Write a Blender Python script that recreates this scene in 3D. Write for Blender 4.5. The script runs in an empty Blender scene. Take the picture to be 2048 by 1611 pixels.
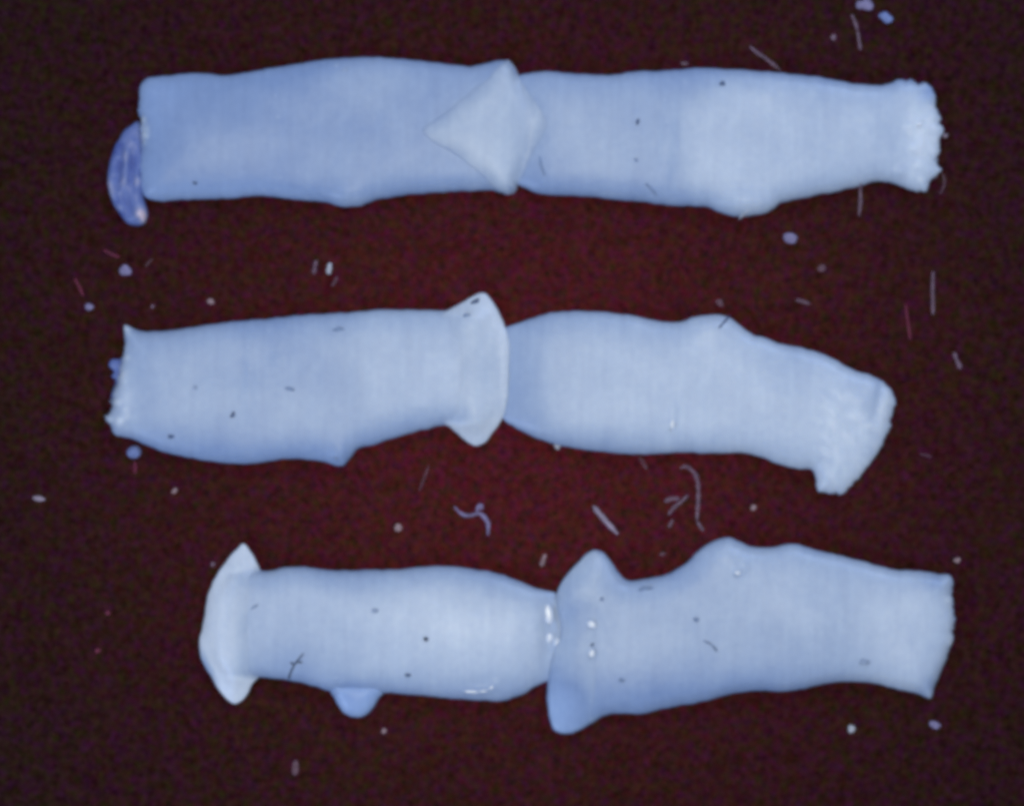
import bpy, bmesh, math, random
import numpy as np
from mathutils import Vector
from mathutils.bvhtree import BVHTree
from mathutils.geometry import delaunay_2d_cdt

random.seed(7)
rng = np.random.default_rng(7)
sc = bpy.context.scene
COL = sc.collection

# ------------------------------------------------------------------ scale
# The reference frame is 2048 x 1611 units wide; one unit is 0.024 mm
# (a segment is then about 18 mm long and 6 mm wide).
U = 2.4e-5
CX, CY = 1024.0, 805.5
ZC = 14.0            # height of the widest outline of a body, in units

def W(px, py, pz=0.0):
    return Vector(((px - CX) * U, -(py - CY) * U, pz * U))

# ------------------------------------------------------------------ camera
cam_d = bpy.data.cameras.new('camera')
cam = bpy.data.objects.new('camera', cam_d); COL.objects.link(cam)
cam_d.sensor_fit = 'HORIZONTAL'; cam_d.sensor_width = 36.0; cam_d.lens = 180.0
DIST = 2048 * U * cam_d.lens / cam_d.sensor_width
cam.location = (0, 0, DIST + ZC * U)
cam_d.clip_start = 0.01; cam_d.clip_end = 10.0
cam_d.dof.use_dof = True
cam_d.dof.focus_distance = DIST - 22 * U
cam_d.dof.aperture_fstop = 8.0
sc.camera = cam

# ------------------------------------------------------------------ world (dim room)
w = bpy.data.worlds.new('World'); sc.world = w; w.use_nodes = True
bg = w.node_tree.nodes['Background']
bg.inputs['Color'].default_value = (0.62, 0.72, 1.0, 1)
bg.inputs['Strength'].default_value = 0.13

# ------------------------------------------------------------------ lamps
def look(o, target):
    d = Vector(target) - o.location
    o.rotation_euler = d.to_track_quat('-Z', 'Y').to_euler()

def area(name, loc, target, size, power, color):
    l = bpy.data.lights.new(name, 'AREA'); l.shape = 'DISK'; l.size = size
    l.energy = power; l.color = color
    o = bpy.data.objects.new(name, l); COL.objects.link(o)
    o.location = loc; look(o, target)
    return o

area('cool_copy_lamp', (0.085, 0.135, 0.125), (0.004, 0.004, 0.0), 0.09, 0.198, (0.44, 0.60, 1.0))
area('cool_fill_lamp', (-0.115, -0.115, 0.125), (-0.002, -0.002, 0.0), 0.09, 0.192, (0.44, 0.60, 1.0))
area('warm_axis_lamp', (0.002, -0.002, 0.265), (0.003, -0.001, 0.0), 0.030, 0.130, (1.0, 0.94, 0.66))

sc.view_settings.view_transform = 'Standard'
sc.view_settings.look = 'None'
sc.view_settings.exposure = 0.0
sc.view_settings.gamma = 1.0
sc.view_settings.use_curve_mapping = False
sc.render.engine = 'CYCLES'
sc.cycles.use_denoising = True
sc.cycles.filter_width = 4.8
sc.cycles.max_bounces = 6

# ------------------------------------------------------------------ materials
def new_mat(name):
    m = bpy.data.materials.new(name); m.use_nodes = True
    nt = m.node_tree
    return m, nt, nt.nodes['Principled BSDF']

def node(nt, t, **kw):
    n = nt.nodes.new(t)
    for k, v in kw.items():
        setattr(n, k, v)
    return n

def ramp(nt, stops):
    r = nt.nodes.new('ShaderNodeValToRGB')
    els = r.color_ramp.elements
    while len(els) < len(stops):
        els.new(0.5)
    for e, (p, c) in zip(els, stops):
        e.position = p; e.color = (*c, 1)
    return r

def mix(nt, blend, fac, a, b):
    m = nt.nodes.new('ShaderNodeMix'); m.data_type = 'RGBA'; m.blend_type = blend
    for sock, val in ((m.inputs['Factor'], fac), (m.inputs['A'], a), (m.inputs['B'], b)):
        if hasattr(val, 'is_linked'):
            nt.links.new(val, sock)
        elif isinstance(val, tuple):
            sock.default_value = (*val, 1)
        else:
            sock.default_value = val
    return m.outputs['Result']

def noise(nt, vec, scale, detail=2.0, rough=0.5):
    n = nt.nodes.new('ShaderNodeTexNoise')
    n.inputs['Scale'].default_value = scale
    n.inputs['Detail'].default_value = detail
    n.inputs['Roughness'].default_value = rough
    nt.links.new(vec, n.inputs['Vector'])
    return n

def mapped(nt, scale, rot=0.0, loc=(0, 0, 0)):
    tc = nt.nodes.new('ShaderNodeTexCoord')
    mp = nt.nodes.new('ShaderNodeMapping')
    mp.inputs['Scale'].default_value = scale
    mp.inputs['Location'].default_value = loc
    mp.inputs['Rotation'].default_value = (rot * 0.6, rot * 0.4, rot)
    nt.links.new(tc.outputs['Object'], mp.inputs['Vector'])
    return mp.outputs['Vector']

K = 1.0 / (1000 * U)          # texture frequency: 1 = one cycle per 1000 units

def tissue_material(name='tissue', stops=None, sss=0.14):
    m, nt, p = new_mat(name)
    v = mapped(nt, (K, K, K), 0.61)
    at = node(nt, 'ShaderNodeAttribute', attribute_name='dense')
    # cloudy variation of how milky the tissue is
    n1 = noise(nt, v, 9, 4, 0.55)
    mm = nt.nodes.new('ShaderNodeMath'); mm.operation = 'MULTIPLY_ADD'
    nt.links.new(n1.outputs['Fac'], mm.inputs[0]); mm.inputs[1].default_value = 0.50
    mm.inputs[2].default_value = -0.25 + 0.25 / 0.75
    ad = nt.nodes.new('ShaderNodeMath'); ad.operation = 'ADD'
    nt.links.new(mm.outputs[0], ad.inputs[0]); nt.links.new(at.outputs['Fac'], ad.inputs[1])
    # 0 = clear blue tissue, 0.3 = thin, 0.6 = cloudy, 1 = milky white
    sc_ = nt.nodes.new('ShaderNodeMath'); sc_.operation = 'MULTIPLY'; sc_.inputs[1].default_value = 0.75
    nt.links.new(ad.outputs[0], sc_.inputs[0])
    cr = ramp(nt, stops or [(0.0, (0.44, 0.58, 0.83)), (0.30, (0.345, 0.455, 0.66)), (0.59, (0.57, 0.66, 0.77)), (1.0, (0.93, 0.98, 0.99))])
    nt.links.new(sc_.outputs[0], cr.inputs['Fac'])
    # fine transverse muscle striae and a grain of calcareous corpuscles
    vs = mapped(nt, (K * 95, K * 9, K * 9))
    n2 = noise(nt, vs, 1.0, 2, 0.5)
    r2 = ramp(nt, [(0.30, (0.90, 0.90, 0.93)), (0.72, (1.08, 1.08, 1.06))])
    nt.links.new(n2.outputs['Fac'], r2.inputs['Fac'])
    c = mix(nt, 'MULTIPLY', 0.42, cr.outputs['Color'], r2.outputs['Color'])
    n3 = noise(nt, mapped(nt, (K, K, K), 1.1, (9.4, 17.2, 3.3)), 75, 3, 0.6)
    r3 = ramp(nt, [(0.30, (0.84, 0.87, 0.92)), (0.70, (1.13, 1.11, 1.07))])
    nt.links.new(n3.outputs['Fac'], r3.inputs['Fac'])
    c = mix(nt, 'MULTIPLY', 0.34, c, r3.outputs['Color'])
    n4 = noise(nt, v, 60, 1, 0.5)
    r4 = ramp(nt, [(0.74, (0, 0, 0)), (0.90, (0.6, 0.6, 0.6))])
    nt.links.new(n4.outputs['Fac'], r4.inputs['Fac'])
    c = mix(nt, 'MIX', r4.outputs['Color'], c, (0.80, 0.85, 0.90))
    nt.links.new(c, p.inputs['Base Color'])
    p.inputs['Roughness'].default_value = 0.36
    p.inputs['Specular IOR Level'].default_value = 0.36
    p.inputs['Subsurface Weight'].default_value = sss
    p.inputs['Subsurface Radius'].default_value = (0.7, 0.9, 1.3)
    p.inputs['Subsurface Scale'].default_value = 24 * U
    bp = nt.nodes.new('ShaderNodeBump')
    bp.inputs['Strength'].default_value = 0.16
    bp.inputs['Distance'].default_value = 5 * U
    n5 = noise(nt, mapped(nt, (K, K, K), 0.4, (-12.4, 7.7, 6.3)), 55, 3, 0.6)
    nt.links.new(n5.outputs['Fac'], bp.inputs['Height'])
    nt.links.new(bp.outputs['Normal'], p.inputs['Normal'])
    return m

def backdrop_material():
    """dark lacquered wax: a dull brown-black body under a soft red gloss"""
    m, nt, p = new_mat('dark_red_wax')
    v = mapped(nt, (K, K, K), 0.55)
    n1 = noise(nt, v, 3.2, 3, 0.55)
    r1 = ramp(nt, [(0.30, (0.022, 0.0130, 0.0090)), (0.70, (0.027, 0.0108, 0.0105))])
    nt.links.new(n1.outputs['Fac'], r1.inputs['Fac'])
    n2 = noise(nt, mapped(nt, (K, K, K), 0.9, (13.1, 4.7, 2.3)), 48, 3, 0.65)                     # coarse grain in olive and violet
    r2 = ramp(nt, [(0.30, (0.65, 1.6, 0.35)), (0.50, (1.0, 1.0, 1.0)), (0.70, (1.35, 0.60, 2.5))])
    nt.links.new(n2.outputs['Fac'], r2.inputs['Fac'])
    c = mix(nt, 'MULTIPLY', 1.0, r1.outputs['Color'], r2.outputs['Color'])
    n3 = noise(nt, mapped(nt, (K, K, K), 0.3, (-7.3, 21.9, 5.1)), 68, 3, 0.7)
    r3 = ramp(nt, [(0.30, (0.35, 0.35, 0.35)), (0.70, (1.65, 1.65, 1.65))])
    nt.links.new(n3.outputs['Fac'], r3.inputs['Fac'])
    c = mix(nt, 'MULTIPLY', 1.0, c, r3.outputs['Color'])
    df = nt.nodes.new('ShaderNodeBsdfDiffuse'); nt.links.new(c, df.inputs['Color'])
    gl = nt.nodes.new('ShaderNodeBsdfGlossy'); gl.inputs['Roughness'].default_value = 0.285
    n4 = noise(nt, mapped(nt, (K, K, K), 1.3, (31.7, -16.4, 9.2)), 72, 3, 0.7)
    r4 = ramp(nt, [(0.32, (0.0022, 0.0005, 0.0003)), (0.68, (0.0126, 0.0005, 0.0020))])
    nt.links.new(n4.outputs['Fac'], r4.inputs['Fac'])
    nt.links.new(r4.outputs['Color'], gl.inputs['Color'])
    bp = nt.nodes.new('ShaderNodeBump')
    bp.inputs['Strength'].default_value = 0.20
    bp.inputs['Distance'].default_value = 3 * U
    n5 = noise(nt, v, 60, 3, 0.6)
    nt.links.new(n5.outputs['Fac'], bp.inputs['Height'])
    nt.links.new(bp.outputs['Normal'], df.inputs['Normal'])
    ad = nt.nodes.new('ShaderNodeAddShader')
    nt.links.new(df.outputs[0], ad.inputs[0]); nt.links.new(gl.outputs[0], ad.inputs[1])
    out = [n for n in nt.nodes if n.type == 'OUTPUT_MATERIAL'][0]
    nt.links.new(ad.outputs[0], out.inputs['Surface'])
    nt.nodes.remove(p)
    return m

def dust_material(name, col, rough=0.6, alpha=1.0):
    m, nt, p = new_mat(name)
    v = mapped(nt, (K, K, K))
    n1 = noise(nt, v, 90, 2, 0.6)
    r1 = ramp(nt, [(0.3, tuple(c * 0.6 for c in col)), (0.7, tuple(min(1, c * 1.25) for c in col))])
    nt.links.new(n1.outputs['Fac'], r1.inputs['Fac'])
    nt.links.new(r1.outputs['Color'], p.inputs['Base Color'])
    p.inputs['Roughness'].default_value = rough
    p.inputs['Alpha'].default_value = alpha
    return m

TISSUE = tissue_material()
SHEET = TISSUE
THIN = tissue_material('thin_violet_tissue', [(0.0, (0.11, 0.15, 0.42)), (0.35, (0.20, 0.26, 0.52)), (0.65, (0.40, 0.42, 0.60)), (1.0, (0.95, 0.72, 0.74))])
WAX = backdrop_material()
D = {
    'pale':   dust_material('pale_lint', (0.66, 0.50, 0.56), alpha=0.70),
    'white':  dust_material('white_dust', (0.86, 0.80, 0.78), alpha=0.85),
    'violet': dust_material('violet_dust', (0.48, 0.40, 0.60), alpha=0.65),
    'mauve':  dust_material('mauve_lint', (0.56, 0.36, 0.42), alpha=0.38),
    'dim':    dust_material('dim_lint', (0.46, 0.25, 0.28), alpha=0.28),
    'red':    dust_material('red_lint', (0.50, 0.08, 0.15), alpha=0.36),
    'pink':   dust_material('pink_dust', (0.80, 0.52, 0.48), alpha=0.52),
    'dark':   dust_material('dark_grit', (0.09, 0.13, 0.22)),
    'grey':   dust_material('grey_grit', (0.28, 0.36, 0.49)),
    'faint':  dust_material('faint_grit', (0.43, 0.51, 0.63)),
    'black':  dust_material('black_grit', (0.02, 0.03, 0.06)),
    'blue':   dust_material('blue_shred', (0.34, 0.42, 0.74), alpha=0.75),
}
def glint_material():
    m, nt, p = new_mat('white_glint')
    v = mapped(nt, (K, K, K))
    n1 = noise(nt, v, 80, 2, 0.5)
    r1 = ramp(nt, [(0.3, (0.92, 0.95, 0.97)), (0.7, (0.98, 0.99, 0.99))])  # glint brightness painted in as a near-white base colour
    nt.links.new(n1.outputs['Fac'], r1.inputs['Fac'])
    nt.links.new(r1.outputs['Color'], p.inputs['Base Color'])
    p.inputs['Roughness'].default_value = 0.30
    p.inputs['Specular IOR Level'].default_value = 1.0
    p.inputs['Coat Weight'].default_value = 1.0
    p.inputs['Coat Roughness'].default_value = 0.28
    return m
GLINT = glint_material()

# ------------------------------------------------------------------ object helpers
def empty(name, loc):
    o = bpy.data.objects.new(name, None); COL.objects.link(o)
    o.empty_display_size = 50 * U
    o.location = loc
    return o

def mesh_obj(name, verts, faces, mat, parent=None, origin=None):
    """verts in world coordinates; origin = world point of the object's origin"""
    if origin is None:
        origin = Vector((0, 0, 0))
    me = bpy.data.meshes.new(name)
    me.from_pydata([tuple(Vector(v) - origin) for v in verts], [], faces)
    me.update()
    for p in me.polygons:
        p.use_smooth = True
    me.materials.append(mat)
    o = bpy.data.objects.new(name, me); COL.objects.link(o)
    if parent is not None:
        o.parent = parent
        pw = Vector((0, 0, 0)); q = parent
        while q is not None:
            pw = pw + q.location; q = q.parent
        o.location = origin - pw
    else:
        o.location = origin
    return o

def tag(o, label, cat, group=None):
    o['label'] = label; o['category'] = cat
    if group:
        o['group'] = group

# ------------------------------------------------------------------ outline tools
def smooth_closed(pts, step=4.0):
    """Catmull-Rom through a closed list of points, resampled evenly."""
    P = np.array(pts, float); n = len(P); out = []
    for i in range(n):
        p0, p1, p2, p3 = P[i - 1], P[i], P[(i + 1) % n], P[(i + 2) % n]
        a = max(np.linalg.norm(p1 - p0), 1e-6) ** 0.5
        b = max(np.linalg.norm(p2 - p1), 1e-6) ** 0.5
        c = max(np.linalg.norm(p3 - p2), 1e-6) ** 0.5
        m1 = (p2 - p1) + b * ((p1 - p0) / a - (p2 - p0) / (a + b)) * 1.0
        m2 = (p2 - p1) + b * ((p3 - p2) / c - (p3 - p1) / (b + c)) * 1.0
        k = max(2, int(np.linalg.norm(p2 - p1) / 1.5))
        for t in np.linspace(0, 1, k, endpoint=False):
            h00 = 2*t**3 - 3*t**2 + 1; h10 = t**3 - 2*t**2 + t
            h01 = -2*t**3 + 3*t**2; h11 = t**3 - t**2
            out.append(h00*p1 + h10*m1 + h01*p2 + h11*m2)
    Q = np.array(out)
    seg = np.linalg.norm(np.roll(Q, -1, 0) - Q, axis=1)
    s = np.concatenate([[0], np.cumsum(seg)])
    N = int(s[-1] / step)
    t = np.linspace(0, s[-1], N, endpoint=False)
    QQ = np.vstack([Q, Q[:1]])
    R = np.stack([np.interp(t, s, QQ[:, 0]), np.interp(t, s, QQ[:, 1])], 1)
    return R

def area2(P):
    return 0.5 * np.sum(P[:, 0] * np.roll(P[:, 1], -1) - np.roll(P[:, 0], -1) * P[:, 1])

def edge_dist(X, poly):
    A = poly; B = np.roll(poly, -1, 0); out = np.empty(len(X))
    for i in range(0, len(X), 1500):
        x = X[i:i + 1500, None, :]
        ab = (B - A)[None]; t = ((x - A[None]) * ab).sum(-1) / np.maximum((ab ** 2).sum(-1), 1e-9)
        t = np.clip(t, 0, 1)
        q = A[None] + t[..., None] * ab
        out[i:i + 1500] = np.sqrt(((x - q) ** 2).sum(-1)).min(1)
    return out

def inside(X, poly):
    A = poly; B = np.roll(poly, -1, 0); res = np.zeros(len(X), bool)
    for a, b in zip(A, B):
        c = (a[1] > X[:, 1]) != (b[1] > X[:, 1])
        xi = (b[0] - a[0]) * (X[:, 1] - a[1]) / (b[1] - a[1] + 1e-12) + a[0]
        res ^= c & (X[:, 0] < xi)
    return res

def prof(d, L):
    return np.sqrt(np.clip(1 - np.exp(-2.0 * np.maximum(d, 0) / L), 0, 1))

# low frequency lumpiness shared by all bodies
_w = [(rng.uniform(0.004, 0.03), rng.uniform(0, 6.28), rng.uniform(0, 6.28)) for _ in range(26)]
def lumps(X):
    z = np.zeros(len(X))
    for f, a, ph in _w:
        z += np.sin(f * (X[:, 0] * math.cos(a) + X[:, 1] * math.sin(a)) + ph) / (1 + f * 60)
    return z / 4.0

def gauss(X, b):
    x, y, rx, ry, rot, amp = b
    c, s = math.cos(math.radians(rot)), math.sin(math.radians(rot))
    dx = X[:, 0] - x; dy = X[:, 1] - y
    u = (dx * c + dy * s) / rx; v = (-dx * s + dy * c) / ry
    return amp * np.exp(-(u * u + v * v))

BVH_V, BVH_F = [], []

def flecks(n, x0, x1, y0, y1, lo=3, hi=7, rot=(0, 180), ratio=1.0, amp=5, milk=0.5, seed=1):
    """small wet tags of tissue at a torn end: matching relief bumps and milky spots"""
    r = np.random.default_rng(seed); bu, bl = [], []
    for _ in range(n):
        x, y = r.uniform(x0, x1), r.uniform(y0, y1); a = r.uniform(lo, hi); ro = r.uniform(*rot)
        bu.append((x, y, a * ratio, a, ro, r.uniform(0.5, 1.2) * amp)); bl.append((x, y, a * ratio, a, ro, r.uniform(0.4, 1.1) * milk))
    return bu, bl

class Body:
    """an outline blown up into a soft, rounded slab lying on the backdrop"""
    def __init__(self, pts, T=52, L=62, grid=8.0, bumps=(), dense=0.5, blobs=(), ends=(), fray=0.6,
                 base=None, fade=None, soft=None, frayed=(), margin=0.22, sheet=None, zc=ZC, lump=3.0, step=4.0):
        self.poly = smooth_closed(pts, step)
        if area2(self.poly) < 0:
            self.poly = self.poly[::-1].copy()
        # small unevenness of the cut edge
        n = len(self.poly)
        nrm = np.roll(self.poly, -1, 0) - np.roll(self.poly, 1, 0)
        nrm = np.stack([nrm[:, 1], -nrm[:, 0]], 1)
        nrm /= np.linalg.norm(nrm, axis=1)[:, None] + 1e-9
        j = rng.normal(0, 1, n)
        for _ in range(2):
            j = (np.roll(j, 1) + j + np.roll(j, -1)) / 3
        self.poly = self.poly + nrm * (j * fray * 1.6)[:, None]
        self.nrm = nrm
        self.T, self.L, self.grid = T, L, grid
        self.bumps, self.dense0, self.blobs, self.ends = bumps, dense, blobs, ends
        self.soft = soft; self.margin = margin
        for (fx, fy, fr, fa) in frayed:
            wgt = np.exp(-(((self.poly - np.array([fx, fy])) / fr) ** 2).sum(1))
            jj = rng.normal(0, 1, n)
            jj = jj + 0.6 * np.roll(jj, 1)
            self.poly = self.poly + nrm * (jj * wgt * fa)[:, None]
        self.base, self.fade, self.sheet, self.zc, self.lump = base, fade, sheet, zc, lump

    def height(self, X, d=None, ins=None):
        """top of the slab above the backdrop (units); 0 outside"""
        if ins is None:
            ins = inside(X, self.poly)
        if d is None:
            d = edge_dist(X, self.poly)
        f = prof(d, self.L)
        T = np.full(len(X), float(self.T))
        for b in self.ends:
            T = T + gauss(X, b)
        z = self.zc + (T - self.zc) * f + self.lump * lumps(X) * f
        for b in self.bumps:
            z = z + gauss(X, b) * f
        return np.where(ins, z, 0.0)

    def milk(self, X):
        dn = np.full(len(X), float(self.dense0)) if np.isscalar(self.dense0) else self.dense0(X[:, 0], X[:, 1])
        for b in self.blobs:
            dn = dn + gauss(X, b)
        return dn

    def build(self, name, parent, mat=None):
        mat = mat or (TISSUE if self.sheet is None else SHEET)
        poly = self.poly; n = len(poly)
        x0, y0 = poly.min(0); x1, y1 = poly.max(0); g = self.grid
        gx, gy = np.meshgrid(np.arange(x0, x1, g), np.arange(y0, y1, g * 0.87))
        gx = gx + (np.arange(gx.shape[0]) % 2)[:, None] * g * 0.5
        G = np.stack([gx.ravel(), gy.ravel()], 1) + rng.uniform(-0.12, 0.12, (gx.size, 2)) * g
        G = G[inside(G, poly)]
        G = G[edge_dist(G, poly) > 11]
        rings = []
        for off in (1.2, 3.2, 6.5):
            R = poly - self.nrm * off
            R = R[inside(R, poly)]
            dd = edge_dist(R, poly)
            rings.append(R[dd > off * 0.85])
        X = np.vstack([poly] + rings + [G])
        edges = [(i, (i + 1) % n) for i in range(n)]
        vo, eo, fo, _, _, _ = delaunay_2d_cdt([Vector(p) for p in X], edges, [], 1, 1e-4)
        V = np.array([(v.x, v.y) for v in vo])
        F = [tuple(f) for f in fo]
        d = edge_dist(V, poly)
        d[d < 0.05] = 0
        f = prof(d, self.L)
        if self.sheet is None:
            top = self.height(V, d, np.ones(len(V), bool))
            bot = self.zc * (1 - prof(d, 14.0))
            bot = np.minimum(bot, top)
        else:
            base = np.full(len(V), self.zc)
            for b in self.base:
                base = np.maximum(base, b.height(V))
            # relax the draped sheet so that it bridges steps in what lies below
            nb = [[] for _ in range(len(V))]
            for t in F:
                for a in range(3):
                    nb[t[a]].append(t[a - 1]); nb[t[a - 1]].append(t[a])
            ia = np.array([a for a in range(len(V)) for _ in nb[a]])
            ib = np.array([b for a in range(len(V)) for b in nb[a]])
            cnt = np.maximum(np.bincount(ia, minlength=len(V)), 1)
            low = base.copy()
            raw = base.copy()
            for _ in range(14):
                base = np.bincount(ia, weights=base[ib], minlength=len(V)) / cnt
                base = np.maximum(base, low - 2)
            wgt = np.ones(len(V)) if self.fade is None else np.clip(self.fade(V[:, 0], V[:, 1]), 0, 1)
            wgt = wgt * wgt * (3 - 2 * wgt)
            we = wgt * np.clip(d / 34.0, 0, 1) if self.soft else wgt
            base = raw * (1 - we) + base * we
            sk = 1.4
            top = base - sk + (self.sheet + sk) * wgt * (0.35 + 0.65 * f) + 1.2 * lumps(V) * wgt
            for b in self.bumps:
                top = top + gauss(V, b) * f
            if self.fade is None:
                top = np.maximum(top, raw + 1.0 * np.clip(d / 26.0, 0, 1))
            bot = top - 1.0 - 9 * f
            edge = d <= 0
            bot[edge] = top[edge]
            bot = np.maximum(bot, 0.3); top = np.maximum(top, bot)
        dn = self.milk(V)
        if self.sheet is None:          # clear margin without uterus; edge translucency put into the colour
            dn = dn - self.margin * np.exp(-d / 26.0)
        if self.sheet is not None and self.fade is not None:
            k = np.clip((wgt - 0.35) / 0.65, 0, 1)
            dn = self.base[0].milk(V) * (1 - k) + dn * k
        if self.sheet is not None and self.soft:
            k = np.clip(d / self.soft, 0, 1)
            under = self.base[0].milk(V)
            for b in self.base[1:]:
                under = np.where(inside(V, self.base[0].poly), under, b.milk(V))
            dn = under * (1 - k) + dn * k
        m = len(V)
        verts = [W(V[i, 0], V[i, 1], top[i]) for i in range(m)]
        idx = np.arange(m); dup = np.full(m, -1)
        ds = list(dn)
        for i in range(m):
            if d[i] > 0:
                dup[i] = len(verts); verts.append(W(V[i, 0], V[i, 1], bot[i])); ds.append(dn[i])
            else:
                dup[i] = i
        faces = []
        for (a, b, c) in F:
            ar = (V[b, 0]-V[a, 0])*(V[c, 1]-V[a, 1]) - (V[c, 0]-V[a, 0])*(V[b, 1]-V[a, 1])
            if ar > 0:            # y is flipped going to the world
                a, c = c, a
            faces.append((a, b, c))
            lo = (dup[c], dup[b], dup[a])
            if len({int(q) for q in lo} | {a, b, c}) > 3:
                faces.append(tuple(int(q) for q in lo))
        cen = poly.mean(0)
        o = mesh_obj(name, verts, faces, mat, parent, W(cen[0], cen[1], 0))
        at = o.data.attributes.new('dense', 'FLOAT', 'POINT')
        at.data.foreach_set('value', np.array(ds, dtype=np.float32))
        k = len(BVH_V)
        BVH_V.extend(verts); BVH_F.extend([tuple(q + k for q in t) for t in faces])
        return o

# ------------------------------------------------------------------ backdrop
def backdrop():
    bm = bmesh.new()
    s = 0.085; h = 0.004
    bmesh.ops.create_cube(bm, size=1.0)
    for v in bm.verts:
        v.co = Vector((v.co.x * 2 * s, v.co.y * 2 * s, (v.co.z - 0.5) * h))
    bmesh.ops.bevel(bm, geom=[e for e in bm.edges], offset=0.0008, segments=2, affect='EDGES')
    me = bpy.data.meshes.new('backdrop_surface'); bm.to_mesh(me); bm.free()
    me.materials.append(WAX)
    o = bpy.data.objects.new('backdrop_surface', me); COL.objects.link(o)
    o['kind'] = 'structure'
    o['label'] = 'dark red waxy surface under the strips'
backdrop()

# ------------------------------------------------------------------ strip one (top)
s1 = empty('tapeworm_strip', W(1050, 270, 0))
tag(s1, 'topmost pale blue strip with diamond-shaped pale patch at its joint', 'tapeworm', 'tapeworm strips')

s1l_pts = [(278,190),(281,170),(291,158),(315,153.5),(356,149),(398,146.5),(451,150.5),(483,147),(531,138),(594,128),(642,120),
    (690,116.5),(740,115),(800,117.5),(845,122),(890,128),(940,132),(972,127),(998,121),(1014,122),(1026,134),(1036,155),(1050,185),
    (1068,215),(1074,245),(1066,285),(1050,330),(1036,362),(1026,384),(1010,387),(985,381),(940,382),
    (877,385),(813,390),(775,396),(755,399),(738,405),(720,411.5),(683,413.5),(652,405),(594,399.5),(515,392),(467,396.5),(372,399.5),(309,401),(290,393),
    (281,372),(279,330),(282,285),(279,240),(277,215)]
K1L = flecks(9, 279, 298, 230, 300, 3, 6, seed=3)
B1L = Body(s1l_pts, T=42, L=46, dense=lambda x, y: 0.10 + 0.22 * np.clip((x - 450) / 500, 0, 1),
    blobs=[(700, 408, 40, 26, 0, 0.22), (287, 262, 14, 26, 0, 0.5), (330, 190, 60, 40, 0, -0.1), (750, 150, 170, 40, 0, 0.10)] + K1L[1],
    bumps=[(700, 395, 40, 22, 0, 5), (420, 270, 160, 60, 4, 4), (286, 262, 10, 30, 0, 5), (880, 330, 70, 30, -20, -3)] + K1L[0], frayed=[(280, 270, 60, 1.6)])
s1r_pts = [(1018,160),(1045,149),(1083,143.5),(1131,146),(1194,150),(1226,149.5),(1258,144.5),(1321,142),(1360,139),(1398,135.5),(1461,139),
    (1540,144),(1604,150.5),(1652,157),(1699,166),(1740,170),(1765,170.5),(1785,165),(1803,157.5),(1814,163),(1829,164),(1848,166),(1862,173),(1869,186),
    (1872,208),(1878,228),(1880,246),(1886,262),(1878,279),(1878,302),(1873,322),(1882,342),(1870,354),(1862,364),(1852,383),(1840,383),
    (1820,379),(1798,371),(1778,365),(1753,363),(1725,370.5),(1667,384),(1604,396.5),(1559,408),(1546,418),(1534,425),(1502,432),(1477,433),(1445,426.5),
    (1414,414),(1382,412),(1350,412),(1305,406),(1226,398),(1163,392),(1093,389),(1067,384),(1045,374),(1020,360),(1000,320),(992,262),(1000,205)]
K1R = flecks(20, 1810, 1874, 185, 368, 3, 6, amp=3.6, milk=0.4, seed=4)
B1R = Body(s1r_pts, T=42, L=46,
    dense=lambda x, y: 0.36 + 0.25 * np.clip((x - 1300 - 0.006 * (y - 285) ** 2) / 90, 0, 1) * np.clip((y - 150) / 40, 0, 1),
    blobs=[(1490, 415, 50, 24, 0, 0.15), (1850, 280, 45, 110, 0, 0.38), (1856, 188, 16, 22, 20, -0.5), (1120, 260, 50, 60, 0, 0.10), (1090, 365, 80, 40, 0, -0.12)] + K1R[1],
    ends=[(1010, 265, 55, 160, 0, -20), (1845, 270, 70, 150, 0, -10)],
    bumps=[(1490, 408, 46, 20, 0, 6), (1838, 248, 7, 7, 0, 6), (1850, 262, 6, 6, 0, 6), (1830, 300, 9, 7, 0, 6), (1842, 288, 6, 6, 0, 5),
           (1800, 345, 9, 6, 0, 6), (1335, 290, 16, 80, 6, 3), (1535, 190, 8, 8, 0, 3), (1848, 186, 12, 16, 30, -8)] + K1R[0], frayed=[(1872, 270, 90, 1.9), (1830, 165, 40, 1.6), (1860, 375, 40, 1.3)])
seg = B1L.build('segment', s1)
D1 = Body([(846,263),(872,241),(902,219),(940,187),(978,158),(1000,132),(1014,120),(1024,126),(1037,152),(1055,185),(1074,210),(1086,226),(1093,250),(1082,276),
    (1067,301),(1052,335),(1038,363),(1028,385),(1012,389),(998,384),(985,373),(953,342),(909,308),(864,283)],
    base=[B1L, B1R], sheet=1.8, L=110, zc=ZC, dense=0.61, soft=30, grid=7, fray=0.5,
    blobs=[(1075, 225, 16, 26, 0, 0.25), (880, 300, 60, 10, 40, 0.12), (1005, 360, 24, 30, 0, 0.15)],
    bumps=[(1074, 222, 7, 16, 10, 5), (1060, 300, 20, 50, 20, 2)])
o = D1.build('collar', seg); o['label'] = 'paler diamond-shaped flap lying over the joint'
KF = flecks(22, 222, 288, 255, 445, 4, 9, amp=4, milk=0.35, seed=11)
KG = flecks(16, 222, 288, 255, 445, 4, 9, amp=-4, milk=-0.35, seed=12)
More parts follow.
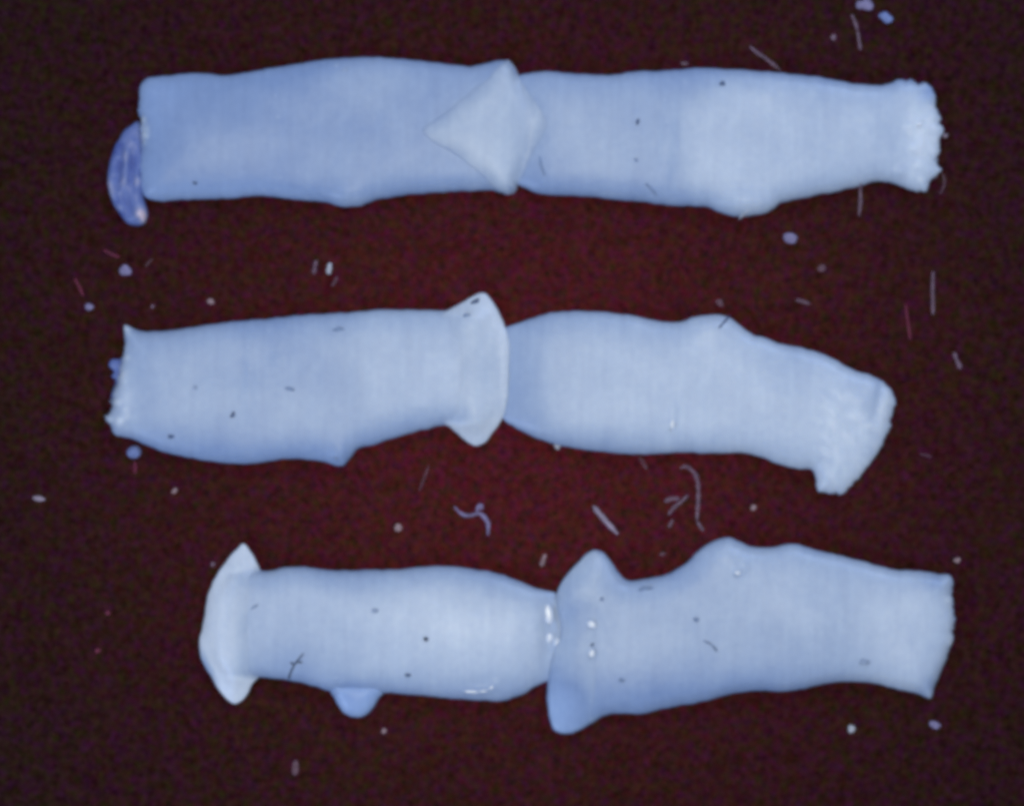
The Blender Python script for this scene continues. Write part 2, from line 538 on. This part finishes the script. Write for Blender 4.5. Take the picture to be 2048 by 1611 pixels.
F1 = Body([(276,242),(262,249),(250,259),(235,280),(223,308),(216,338),(214,365),(222,400),(238,427),(258,447),(276,452),(290,447),(295,432),(292,412),(288,392),
    (294,350),(290,300),(290,262)], T=24, L=24, zc=8, dense=0.22, grid=5, fray=0.8, lump=6,
    blobs=[(286, 432, 9, 18, -12, 1.1), (251, 361, 8, 10, 0, 0.55), (219, 375, 6, 30, -14, 0.55), (238, 340, 8, 30, 10, -0.35), (264, 330, 7, 30, 4, -0.30),
           (252, 320, 6, 18, 0, 0.25), (255, 410, 10, 24, -20, -0.25), (262, 275, 10, 20, 30, 0.25), (275, 370, 8, 26, 0, 0.25)] + KF[1] + KG[1],
    bumps=[(285, 430, 8, 18, -12, 12), (251, 361, 7, 8, 0, 10), (220, 375, 6, 36, -14, 9), (238, 342, 7, 40, 8, -12), (266, 330, 6, 34, 0, -10), (252, 318, 6, 22, 0, 8),
           (256, 408, 7, 26, -20, -10), (276, 370, 7, 30, 0, 8)] + KF[0] + KG[0])
o = F1.build('end_flap', seg, THIN); o['label'] = 'translucent violet-blue flap curling off the left end'
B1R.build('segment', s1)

# ------------------------------------------------------------------ strip two (middle)
s2 = empty('tapeworm_strip', W(1000, 780, 0))
tag(s2, 'middle pale strip bending downward at its right end, lens-shaped collar', 'tapeworm', 'tapeworm strips')
s2l_pts = [(248,649),(257,652),(268,658),(287,662),(340,660.5),(404,651),(468,643),(531,638),(610,629),(690,625.5),(753,619.5),(813,619),(877,621),
    (930,618),(970,624),(996,650),(1006,690),(1008,735),(1004,790),(994,830),(970,856),(930,860),(890,850),(855,857),(813,868),(753,887),(720,895),
    (711,902),(702,914),(688,931),(676,931),(664,927),(626,919),(594,916),(562,918),(515,925),(468,927),(404,919),(340,906.5),(302,894),(271,880),(245,873),
    (229,868),(222,854),(214,842),(208,832),(219,818),(226,786),(236,756),(245,718),(250,682)]
K2L = flecks(16, 222, 262, 690, 850, 3, 7, seed=5)
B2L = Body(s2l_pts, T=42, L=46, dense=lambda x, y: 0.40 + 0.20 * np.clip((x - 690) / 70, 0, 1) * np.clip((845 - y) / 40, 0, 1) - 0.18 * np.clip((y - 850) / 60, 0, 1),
    blobs=[(246, 780, 30, 80, 0, 0.36), (252, 655, 12, 12, 0, 0.5), (210, 834, 14, 14, 0, 0.4), (600, 700, 120, 60, 0, -0.06)] + K2L[1],
    ends=[(1000, 740, 40, 200, 0, -12)],
    bumps=[(690, 905, 22, 22, 0, 5), (245, 790, 12, 40, 12, 5), (500, 760, 7, 60, 0, 2), (555, 720, 8, 8, 0, 3), (470, 800, 100, 50, 0, 4)] + K2L[0], frayed=[(225, 790, 70, 1.4), (215, 835, 30, 1.6)])
s2r_pts = [(990,665),(1016,652),(1042,644.5),(1067,635),(1099,626),(1147,622),(1210,624),(1258,630),(1305,639.5),(1337,644),(1362,643),(1382,635),(1411,630),
    (1443,630.5),(1465,639),(1490,658),(1509,670),(1520,672),(1535,677),(1550,684),(1567,688.5),(1601,695),(1636,704),(1665,717),(1690,731),(1713,743),(1744,750.5),
    (1764,761.5),(1782,779),(1791,802),(1786,823),(1777,861),(1766,888),(1754,909),(1729,941),(1716,958),(1703,972),(1690,984),(1672,988),(1656,985.5),(1636,981),
    (1632,968),(1631,953),(1623,940),(1592,936),(1554,926.5),(1522,914),(1484,905),(1427,906),(1363,904.5),(1290,908),(1226,905),(1163,898.5),(1108,887.5),
    (1061,870),(1029,853),(1005,838),(985,810),(978,745),(982,700)]
K2R = flecks(34, 1640, 1765, 770, 960, 3, 5, rot=(25, 55), ratio=3.2, amp=2.2, milk=0.20, seed=6)
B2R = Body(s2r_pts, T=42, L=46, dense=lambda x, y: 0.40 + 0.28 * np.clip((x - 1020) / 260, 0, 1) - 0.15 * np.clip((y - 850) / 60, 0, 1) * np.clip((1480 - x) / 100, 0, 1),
    blobs=[(1710, 870, 80, 100, 30, 0.22), (1660, 970, 40, 20, 0, 0.15), (1748, 800, 14, 60, 12, -0.25), (1772, 800, 10, 40, 12, 0.2)] + K2R[1],
    ends=[(995, 745, 55, 200, 0, -22), (1740, 880, 60, 120, 25, -6)],
    bumps=[(1345, 845, 5, 12, 0, 6), (1345, 820, 4, 10, 0, 4), (1430, 650, 40, 20, 0, 5), (1757, 800, 7, 46, 14, -5), (1770, 790, 6, 24, 12, 5),
           (1725, 802, 9, 5, 30, 4), (1680, 840, 24, 4, 38, 3), (1700, 870, 26, 4, 40, 3), (1650, 880, 24, 4, 36, 2.5), (1690, 905, 24, 4, 42, 3), (1660, 800, 24, 4, 34, 2),
           (1560, 800, 90, 50, 10, 4)] + K2R[0], frayed=[(1770, 850, 80, 1.2), (1680, 985, 50, 1.3)])
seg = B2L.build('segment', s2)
C2 = Body([(878,640),(890,624),(909,613),(940,595),(958,586.5),(968,586),(980,596),(997,623),(1010,652),(1018,684),(1020,720),(1018,768),(1011,822),(1001,844),(985,866),
    (970,884),(954,891),(938,886),(918,869),(902,855),(888,846),(872,800),(868,740),(870,680)],
    base=[B2L, B2R], sheet=8, L=40, dense=0.80, grid=7, fray=0.4,
    fade=lambda x, y: np.clip((x - 896 + 0.0022 * (y - 738) ** 2) / 110, 0, 1) + np.clip((np.abs(y - 738) - 100) / 30, 0, 1),
    blobs=[(1010, 730, 9, 80, 0, 0.22), (990, 640, 12, 40, -25, 0.15), (985, 850, 10, 26, 30, 0.2), (955, 865, 26, 30, 0, 0.05)],
    bumps=[(1012, 740, 6, 90, 0, 4), (940, 640, 40, 20, -30, 3), (950, 850, 24, 30, 0, 3)])
o = C2.build('collar', seg); o['label'] = 'paler lens-shaped collar with pointed tips overlapping the next segment'
F2 = Body([(250,700),(246,712),(236,718),(226,716),(218,722),(216,732),(224,738),(228,744),(222,752),(230,760),(226,776),(222,796),(230,806),(240,790),(250,750),(256,720)],
    T=14, L=14, zc=6, dense=0.25, grid=6, fray=1.0, blobs=[(228, 730, 8, 8, 0, 0.2)])
o = F2.build('torn_fringe', seg, THIN); o['label'] = 'thin blue torn fringe at the left end'
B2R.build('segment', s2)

# ------------------------------------------------------------------ strip three (bottom)
s3 = empty('tapeworm_strip', W(1150, 1270, 0))
tag(s3, 'bottom pale strip with pointed collar at its left end and small side knob', 'tapeworm', 'tapeworm strips')
s3l_pts = [(448,1160),(480,1136),(521,1140),(540,1140.5),(566,1134.5),(591,1132.5),(636,1137),(668,1140),(731,1139),(794,1138.5),(842,1133),(890,1131.5),
    (937,1135.5),(985,1144),(1009,1150),(1040,1162),(1072,1175),(1091,1180),(1110,1183),(1130,1200),(1140,1240),(1136,1290),(1122,1340),(1100,1360),(1088,1364),
    (1072,1371),(1053,1384),(1028,1394),(1009,1400),(961,1400),(890,1394),(826,1388),(772,1384),(715,1384),(658,1380),(629,1371),(594,1362.5),(553,1356),(518,1353),
    (480,1362),(446,1345),(424,1300),(424,1230)]
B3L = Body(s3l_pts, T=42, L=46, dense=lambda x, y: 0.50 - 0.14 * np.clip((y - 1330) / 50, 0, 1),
    blobs=[(930, 1265, 190, 75, 0, 0.38), (580, 1310, 70, 50, -20, -0.20), (690, 1220, 120, 50, 0, 0.08), (900, 1150, 160, 20, 0, -0.08), (712, 1372, 40, 16, 0, -0.25)],
    ends=[(1115, 1265, 45, 160, 0, -24)],
    bumps=[(955, 1377, 34, 5, -4, 5), (985, 1370, 14, 4, -35, 5), (890, 1270, 150, 60, 0, 5), (1075, 1260, 14, 60, 0, 4)])
s3r_pts = [(1115,1183),(1121,1167),(1136,1145),(1158,1121),(1176,1103.5),(1190,1098.5),(1205,1103),(1218,1116),(1234,1140),(1249,1157),(1263,1160.5),(1294,1156),
    (1326,1149.5),(1354,1137),(1377,1121),(1398,1099),(1430,1080),(1459,1074.5),(1477,1081),(1496,1090),(1528,1094.5),(1553,1093),(1572,1087.5),(1594,1087.5),(1620,1096.5),
    (1667,1107.5),(1715,1119),(1756,1130),(1794,1139),(1842,1141),(1874,1147),(1899,1148),(1907,1162),(1903,1188),(1908,1222),(1908,1252),(1899,1300),(1883,1341),
    (1871,1367),(1862,1397),(1852,1393),(1840,1388),(1810,1381),(1778,1373),(1747,1365),(1699,1362.5),(1652,1366.5),(1604,1377),(1572,1381.5),(1528,1380.5),(1486,1382),
    (1455,1388),(1414,1400),(1350,1412),(1326,1416.5),(1279,1427),(1231,1426),(1209,1431),(1183,1446),(1155,1461.5),(1130,1466.5),(1108,1459),(1098,1431),(1094,1393),
    (1095,1366),(1100,1330),(1108,1298),(1121,1262),(1119,1235),(1113,1208)]
K3R = flecks(9, 1893, 1908, 1165, 1330, 2.5, 5, amp=4, seed=8)
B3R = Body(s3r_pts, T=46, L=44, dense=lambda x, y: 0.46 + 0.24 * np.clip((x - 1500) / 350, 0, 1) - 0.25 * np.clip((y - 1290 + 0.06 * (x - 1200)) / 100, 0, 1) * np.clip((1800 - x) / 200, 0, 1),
    blobs=[(1460, 1110, 70, 40, 0, 0.20), (1870, 1165, 24, 18, 0, -0.3), (1855, 1370, 16, 30, 30, -0.3), (1160, 1225, 45, 45, 0, -0.16), (1180, 1150, 40, 40, 0, 0.1)] + K3R[1],
    ends=[(1125, 1430, 60, 70, 0, -16), (1188, 1110, 40, 40, 0, -12)],
    bumps=[(1475, 1143, 8, 6, 0, 6), (1490, 1128, 5, 8, 0, 4), (1460, 1105, 50, 26, 0, 5), (1160, 1222, 26, 30, 0, -5), (1183, 1247, 8, 6, 30, 4), (1183, 1303, 6, 8, 0, 4),
           (1900, 1235, 5, 40, 0, 5), (1860, 1160, 30, 8, 0, 3), (1640, 1230, 120, 60, 0, 5)] + K3R[0], frayed=[(1903, 1240, 90, 1.2)])
seg = B3L.build('segment', s3)
C3 = Body([(486,1086),(474,1096),(460,1112),(439,1140),(426,1162),(415,1194),(410,1228),(403,1262),(399,1285),(404,1318),(421,1350),(440,1380),(458,1401),(468,1407),(483,1401),(496,1386),
    (508,1362),(518,1352),(530,1330),(512,1300),(500,1270),(500,1225),(514,1180),(528,1150),(521,1140),(512,1120),(500,1099)],
    base=[B3L], sheet=9, L=40, dense=1.15, grid=7, fray=0.5,
    fade=lambda x, y: np.clip((524 - x) / 100, 0, 1) + np.clip((np.abs(y - 1246) - 100) / 24, 0, 1),
    blobs=[(413, 1335, 12, 50, -25, -1.1), (430, 1240, 16, 70, 0, 0.1)],
    bumps=[(425, 1220, 8, 70, 8, 4), (470, 1130, 12, 24, 0, 4), (470, 1370, 12, 24, 0, 4), (414, 1330, 9, 50, -25, -5)])
o = C3.build('collar', seg); o['label'] = 'milky white crescent collar with two pointed tips at the left end'
P3 = Body([(654,1368),(661,1384),(669,1396),(680,1415),(690,1426),(702,1432),(720,1433.5),(736,1427),(746,1416),(758,1396),(768,1386),(776,1370),(740,1356),(690,1356)],
    T=34, L=30, zc=10, dense=-0.30, grid=6, fray=0.4, blobs=[(671, 1384, 6, 9, 0, 0.8)], bumps=[(671, 1383, 5, 8, 0, 6)])
o = P3.build('side_knob', seg, SHEET); o['label'] = 'small rounded translucent blue knob on the lower edge'
seg2 = B3R.build('segment', s3)
C4 = Body([(1114,1186),(1120,1168),(1136,1146),(1158,1122),(1176,1105),(1190,1100),(1204,1104),(1217,1117),(1232,1140),(1240,1180),(1228,1240),(1216,1300),(1214,1360),(1212,1400),
    (1206,1428),(1183,1443),(1155,1459),(1130,1464),(1110,1457),(1100,1431),(1096,1393),(1097,1366),(1102,1330),(1110,1298),(1123,1262),(1121,1235),(1115,1208)],
    base=[B3R], sheet=5, L=26, grid=7, fray=0.3,
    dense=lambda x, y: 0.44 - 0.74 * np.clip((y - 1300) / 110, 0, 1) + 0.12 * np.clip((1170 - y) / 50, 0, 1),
    fade=lambda x, y: np.clip((1222 - x) / 100, 0, 1), blobs=[(1158, 1222, 34, 34, 0, -0.20), (1150, 1440, 40, 30, 0, 0.04), (1108, 1250, 10, 50, 0, 0.2)],
    bumps=[(1117, 1245, 6, 30, 0, 4), (1185, 1130, 20, 24, 0, 3)])
o = C4.build('collar', seg2); o['label'] = 'winged collar over the joint, its lower wing bluer'

# ------------------------------------------------------------------ loose debris
BV = BVHTree.FromPolygons(BVH_V, BVH_F)
def ground_z(px, py):
    p = W(px, py, 0)
    hit = BV.ray_cast(Vector((p.x, p.y, 0.02)), Vector((0, 0, -1)))
    return (hit[0].z / U) if hit[0] is not None else 0.0

def fibre(name, paths, r, mat, label, cat, group=None, lift=0.6):
    """one or more joined strands, each a tapering bent tube lying on what is below"""
    verts, faces = [], []
    for path in paths:
        P = np.array(path, float)
        if len(P) == 2:
            mid = (P[0] + P[1]) / 2 + rng.normal(0, 1, 2) * np.linalg.norm(P[1] - P[0]) * 0.02
            P = np.array([P[0], mid, P[1]])
        s = np.concatenate([[0], np.cumsum(np.linalg.norm(np.diff(P, axis=0), axis=1))])
        n = max(5, int(s[-1] / 4))
        t = np.linspace(0, s[-1], n)
        X = np.stack([np.interp(t, s, P[:, 0]), np.interp(t, s, P[:, 1])], 1)
        for _ in range(2):
            X[1:-1] = (X[:-2] + 2 * X[1:-1] + X[2:]) / 4
        zz = np.array([ground_z(x, y) for x, y in X])
        zz[1:-1] = np.maximum(zz[1:-1], (zz[:-2] + zz[2:]) / 2)
        k = len(verts); S = 6
        jr = np.clip(1 + rng.normal(0, 0.32, n), 0.35, 1.6)
        jr[1:-1] = (jr[:-2] + jr[1:-1] * 2 + jr[2:]) / 4
        for i in range(n):
            a = X[max(i - 1, 0)]; b = X[min(i + 1, n - 1)]
            dr = (b - a) / (np.linalg.norm(b - a) + 1e-9); nm = np.array([-dr[1], dr[0]])
            e = min(i, n - 1 - i) / max(n * 0.12, 1)
            rr = r * jr[i] * (0.35 + 0.65 * min(1, e))
            for q in range(S):
                an = 2 * math.pi * q / S
                c = X[i] + nm * rr * math.cos(an)
                verts.append(W(c[0], c[1], zz[i] + r * lift + rr * 0.8 * math.sin(an)))
        for i in range(n - 1):
            for q in range(S):
                faces.append((k + i*S + q, k + i*S + (q+1) % S, k + (i+1)*S + (q+1) % S, k + (i+1)*S + q))
        faces.append(tuple(k + q for q in range(S))[::-1]); faces.append(tuple(k + (n-1)*S + q for q in range(S)))
    c = np.mean([p for path in paths for p in path], 0)
    o = mesh_obj(name, verts, faces, mat, None, W(c[0], c[1], 0))
    tag(o, label, cat, group)
    return o

def speck(name, px, py, rx, ry, rot, mat, label, cat, group=None, flat=0.6, rough=0.62, sink=0.15):
    bm = bmesh.new()
    bmesh.ops.create_icosphere(bm, subdivisions=3, radius=1.0)
    ph = rng.uniform(0, 6.28, 8); fr = rng.normal(0, 1.7, (8, 3))
    z0 = ground_z(px, py); c, s = math.cos(math.radians(rot)), math.sin(math.radians(rot))
    verts = []
    rz = min(rx, ry) * flat
    for v in bm.verts:
        d = sum(math.sin(float(np.dot(fr[i], v.co)) + ph[i]) for i in range(8)) / 8
        k = 1 + rough * 1.6 * d
        x, y, z = v.co.x * rx * k, v.co.y * ry * k, v.co.z * rz * k
        verts.append(W(px + x * c - y * s, py + x * s + y * c, z0 + max(z + rz * (1 - sink), -2.0 if z0 > 0 else 0.2)))
    faces = [tuple(reversed([v.index for v in f.verts])) for f in bm.faces]
    bm.free()
    o = mesh_obj(name, verts, faces, mat, None, W(px, py, 0))
    tag(o, label, cat, group)
    return o

# pale fibres on the backdrop
GF = 'pale fibres on the dark surface'
for paths, r, m, lab in [
    ([[(1500,92),(1516,106),(1532,116),(1548,130),(1562,140)]], 3.2, 'mauve', 'slanting pale fibre just above the top strip, right half'),
    ([[(1721,366),(1722,400),(1719,432)]], 3.6, 'mauve', 'upright pale fibre hanging below the right part of the top strip'),
    ([[(1867,542),(1866,580),(1867,630)]], 3.4, 'mauve', 'long upright dotted fibre right of the middle strip, near right edge'),
    ([[(1812,608),(1816,640),(1822,680)]], 3.0, 'red', 'faint reddish fibre beside the long upright fibre at right'),
    ([[(1909,704),(1914,720),(1923,737)]], 4.2, 'mauve', 'short violet fibre nearest the right edge, level with middle strip'),
    ([[(908,1012),(918,1024),(930,1031),(944,1031),(956,1024),(968,1032),(977,1046),(976,1070)], [(954,1022),(956,1010),(962,1006),(966,1014),(960,1020)]],
        3.6, 'violet', 'kinked fibre with small knot between middle and bottom strips'),
    ([[(1186,1011),(1210,1040),(1236,1068)]], 4.4, 'pale', 'straight pale rod slanting above the bottom strip joint'),
    ([[(1360,938),(1367,931),(1378,934),(1392,948),(1397,968),(1397,1000),(1394,1042)], [(1395,1042),(1408,1062)]], 3.6, 'mauve',
        'long hooked fibre under the middle strip, right of centre'),
    ([[(1376,990),(1362,1004),(1346,1016),(1337,1030)], [(1329,1003),(1344,996),(1360,997)], [(1346,1038),(1338,1054)]], 3.8, 'mauve', 'branched fibre fragment left of the long hooked fibre'),
    ([[(1279,912),(1286,924),(1294,938)]], 3.4, 'dim', 'faint short fibre poking from under the middle strip'),
    ([[(858,930),(848,956),(838,982)]], 2.6, 'dim', 'faint reddish fibre below the left collar of the middle strip'),
    ([[(148,556),(158,574),(166,592)]], 3.0, 'red', 'faint red fibre far left, between top and middle strips'),
    ([[(206,499),(222,508),(238,514)]], 2.8, 'red', 'faint red fibre under the blue end flap of the top strip'),
    ([[(290,532),(296,524),(305,517)]], 2.6, 'dim', 'tiny faint fibre right of the round bluish speck at left'),
    ([[(632,520),(629,534),(627,548)]], 3.6, 'mauve', 'short faint upright fibre left of the bright speck between strips'),
    ([[(662,528),(658,540)], [(674,552),(670,564),(662,572)]], 3.4, 'dim', 'curl of faint lint under the bright speck between strips'),
    ([[(1704,28),(1712,46),(1716,62)], [(1716,62),(1722,100)]], 3.0, 'mauve', 'thin fibre near the top edge, below the violet blobs'),
    ([[(1592,599),(1606,602),(1620,607)]], 2.6, 'mauve', 'short level fibre above the right slope of the middle strip'),
    ([[(1841,907),(1852,910),(1864,913)]], 2.2, 'dim', 'tiny faint fibre right of the middle strip foot'),
    ([[(1886,346),(1891,360),(1888,376),(1880,388)]], 2.6, 'dim', 'faint curled fibre off the right end of the top strip'),
    ([[(1498,420),(1487,428),(1478,438)]], 3.0, 'white', 'white sliver on the bulge under the top strip'),
    ([[(1091,1108),(1086,1120),(1083,1132)]], 4.6, 'pink', 'short pinkish shred above the bottom strip joint'),
    ([[(268,922),(270,934),(269,948)]], 3.2, 'red', 'pinkish tail below the blue blob under the middle strip'),
]:
    fibre('fibre', paths, r, D[m], lab, 'fibre', GF)

# pale specks on the backdrop
GS = 'pale specks on the dark surface'
for x, y, rx, ry, rot, m, lab in [
    (250, 541, 11, 10, 0, 'violet', 'round bluish speck left, between top and middle strips'),
    (177, 612, 8, 7, 0, 'violet', 'small violet speck far left, above the middle strip'),
    (422, 604, 9, 6, 10, 'pink', 'small pinkish speck above the left half of the middle strip'),
    (303, 612, 5, 5, 0, 'mauve', 'faint speck above the left tip of the middle strip'),
    (659, 538, 6, 9, 20, 'white', 'bright white speck midway between top and middle strips'),
    (1580, 475, 18, 9, 5, 'violet', 'oblong violet speck below the bulge of the top strip'),
    (1645, 535, 9, 7, 0, 'dim', 'faint mauve speck below and right of the oblong violet speck'),
    (1728, 8, 17, 12, 10, 'violet', 'largest violet blob touching the top edge of the picture'),
    (1772, 35, 10, 10, 0, 'blue', 'bluish speck just right of the largest violet blob'),
    (1667, 75, 5, 4, 0, 'mauve', 'tiny mauve speck above the top strip, left of the thin fibre'),
    (795, 1055, 6, 6, 0, 'pink', 'pinkish grain between middle and bottom strips, left of centre'),
    (1114, 891, 8, 6, 0, 'white', 'bright grain on the lower edge of the middle strip'),
    (77, 997, 14, 4, 0, 'pale', 'thin oblong flake nearest the left edge'),
    (350, 980, 7, 5, 0, 'pink', 'small grain under the left half of the middle strip'),
    (1508, 1015, 6, 5, 0, 'pink', 'tiny grain under the right half of the middle strip'),
    (1704, 1457, 7, 8, 30, 'white', 'bright grain below the right half of the bottom strip'),
    (1872, 1451, 10, 6, 15, 'violet', 'oblong violet grain below the right end of the bottom strip'),
    (768, 1461, 5, 5, 0, 'pink', 'tiny grain right below the blue side knob'),
    (1916, 1121, 6, 6, 0, 'pink', 'tiny grain above the right end of the bottom strip'),
    (425, 1127, 4, 4, 0, 'mauve', 'tiny speck left of the upper collar tip, bottom strip'),
    (268, 905, 12, 11, 0, 'blue', 'blue blob under the left end of the middle strip'),
    (590, 1535, 6, 14, 5, 'dim', 'faint upright mauve smudge near the bottom edge'),
    (1892, 271, 5, 5, 0, 'pale', 'tiny grain just off the right end of the top strip'),
    (1370, 127, 6, 4, 0, 'mauve', 'faint flake on the upper edge of the top strip'),
    (1440, 607, 8, 7, 0, 'dim', 'faint violet smudge above the crest of the middle strip'),
    (215, 1226, 6, 5, 0, 'red', 'upper of two faint red specks left of the bottom strip'),
    (195, 1302, 7, 5, 0, 'red', 'lower of two faint red specks left of the bottom strip'),
    (1325, 1108, 5, 4, 0, 'dim', 'tiny faint speck above the notch of the bottom strip'),
]:
    speck('dust_speck', x, y, rx, ry, rot, D[m], lab, 'speck', GS, flat=0.45)

# dark grit lying on the strips
GG = 'dark grit on the strips'
for x, y, rx, ry, rot, m, lab in [
    (1444, 170, 6, 6, 0, 'dark', 'largest dark grain on the right segment of the top strip'),
    (1274, 246, 3.5, 5, 0, 'dark', 'upper of two small dark grains near the middle of the top strip'),
    (1272, 321, 4.5, 3.5, 10, 'grey', 'lower of two small dark grains near the middle of the top strip'),
    (391, 367, 5, 4, 0, 'dark', 'dark grain low on the left segment of the top strip'),
    (467, 828, 5, 7, 20, 'dark', 'largest dark grain on the left segment of the middle strip'),
    (343, 872, 5, 4, 0, 'dark', 'dark grain near the lower left edge of the middle strip'),
    (949, 605, 12, 5, -52, 'dark', 'dark streak near the upper tip of the middle collar'),
    (933, 632, 6, 4, 0, 'grey', 'grey grain below the dark streak on the middle collar'),
    (677, 659, 9, 4, 0, 'grey', 'grey flake near the upper edge of the middle strip'),
    (580, 777, 7, 3.5, 10, 'grey', 'grey flake in the middle of the left middle-strip segment'),
    (393, 775, 5, 4, 0, 'faint', 'faint grain left on the middle strip'),
    (673, 914, 5, 4, 0, 'grey', 'grey grain on the lower bulge of the middle strip'),
    (851, 1277, 4.5, 4, 0, 'black', 'round dark grain in the middle of the bottom strip, left segment'),
    (815, 1347, 6, 3, 0, 'dark', 'dark flake low on the left segment of the bottom strip'),
    (750, 1218, 6, 5, 0, 'faint', 'faint grey spot on the left segment of the bottom strip'),
    (1290, 1177, 12, 6, 0, 'grey', 'oblong grey flake in the notch of the bottom strip'),
    (1203, 1196, 5, 4, 0, 'grey', 'grey grain on the upper wing of the bottom collar'),
    (1391, 1237, 5, 4, 0, 'grey', 'grey grain in the middle of the bottom strip, right segment'),
    (1244, 1357, 6, 4.5, 10, 'grey', 'grey grain right of the lower blue wing, bottom strip'),
    (1727, 1320, 9, 7, 0, 'faint', 'faint spot low on the right segment of the bottom strip'),
    (690, 143, 6, 4, 0, 'faint', 'faint spot near the upper edge of the top strip'),
    (1184, 1288, 7, 2.4, -50, 'dark', 'thin dark dash between the two bright glints on the bottom collar'),
]:
    speck('dark_grit', x, y, rx, ry, rot, D[m], lab, 'grit', GG, flat=0.10, sink=0.35)

# dark hairs on the strips
GH = 'dark hairs on the strips'
for paths, r, m, lab in [
    ([[(575,1368),(580,1348),(588,1330),(598,1316),(609,1304)], [(590,1328),(582,1322)], [(594,1322),(606,1322)]], 1.5, 'black', 'branched dark hair on the left segment of the bottom strip'),
    ([[(1436,657),(1448,644),(1461,629)]], 1.9, 'dark', 'straight dark hair on the crest of the middle strip'),
    ([[(1079,314),(1082,332),(1090,352)]], 1.7, 'grey', 'thin grey hair right of the diamond flap on the top strip'),
    ([[(1290,368),(1302,378),(1314,392)]], 1.6, 'grey', 'thin grey hair low on the right segment of the top strip'),
    ([[(1406,1279),(1422,1286),(1433,1301)]], 1.8, 'grey', 'curved grey hair on the right segment of the bottom strip'),
    ([[(503,1217),(510,1211),(519,1207)]], 1.8, 'grey', 'short grey hair beside the crescent collar of the bottom strip'),
]:
    fibre('dark_hair', paths, r, D[m], lab, 'hair', GH, lift=0.4)

# wet glints built as flat beads, brightness put into their white colour
GD = 'wet glints on the strips'
for x, y, rx, ry, rot, lab in [
    (1097, 1227, 9, 21, -8, 'tall bright wet droplet at the top of the bottom strip joint'),
    (1099, 1274, 9, 10, 20, 'round wet droplet under the tall one in the bottom strip joint'),
    (1114, 1283, 5, 9, 10, 'small wet droplet beside the round one in the bottom strip joint'),
    (1183, 1247, 10, 7, 30, 'upper of two bright wet glints on the bottom strip collar'),
    (1183, 1304, 7, 8, 0, 'lower of two bright wet glints on the bottom strip collar'),
    (943, 1381, 15, 3.0, 4, 'longest wet glint streak on the lower edge of the bottom strip'),
    (967, 1380, 10, 2.4, -6, 'middle wet glint streak on the lower edge of the bottom strip'),
    (984, 1372, 9, 2.4, -36, 'short rising wet glint streak on the lower edge of the bottom strip'),
    (1344, 848, 4, 9, 0, 'tiny wet glint low on the right segment of the middle strip'),
    (1474, 1144, 6, 4, 10, 'tiny wet glint under the top bulge of the bottom strip'),
    (1838, 249, 5, 4, 0, 'wet glint on the frayed right end of the top strip'),
]:
    speck('highlight', x, y, rx, ry, rot, GLINT, lab, 'highlight', GD, flat=0.24, rough=0.12, sink=0.45)
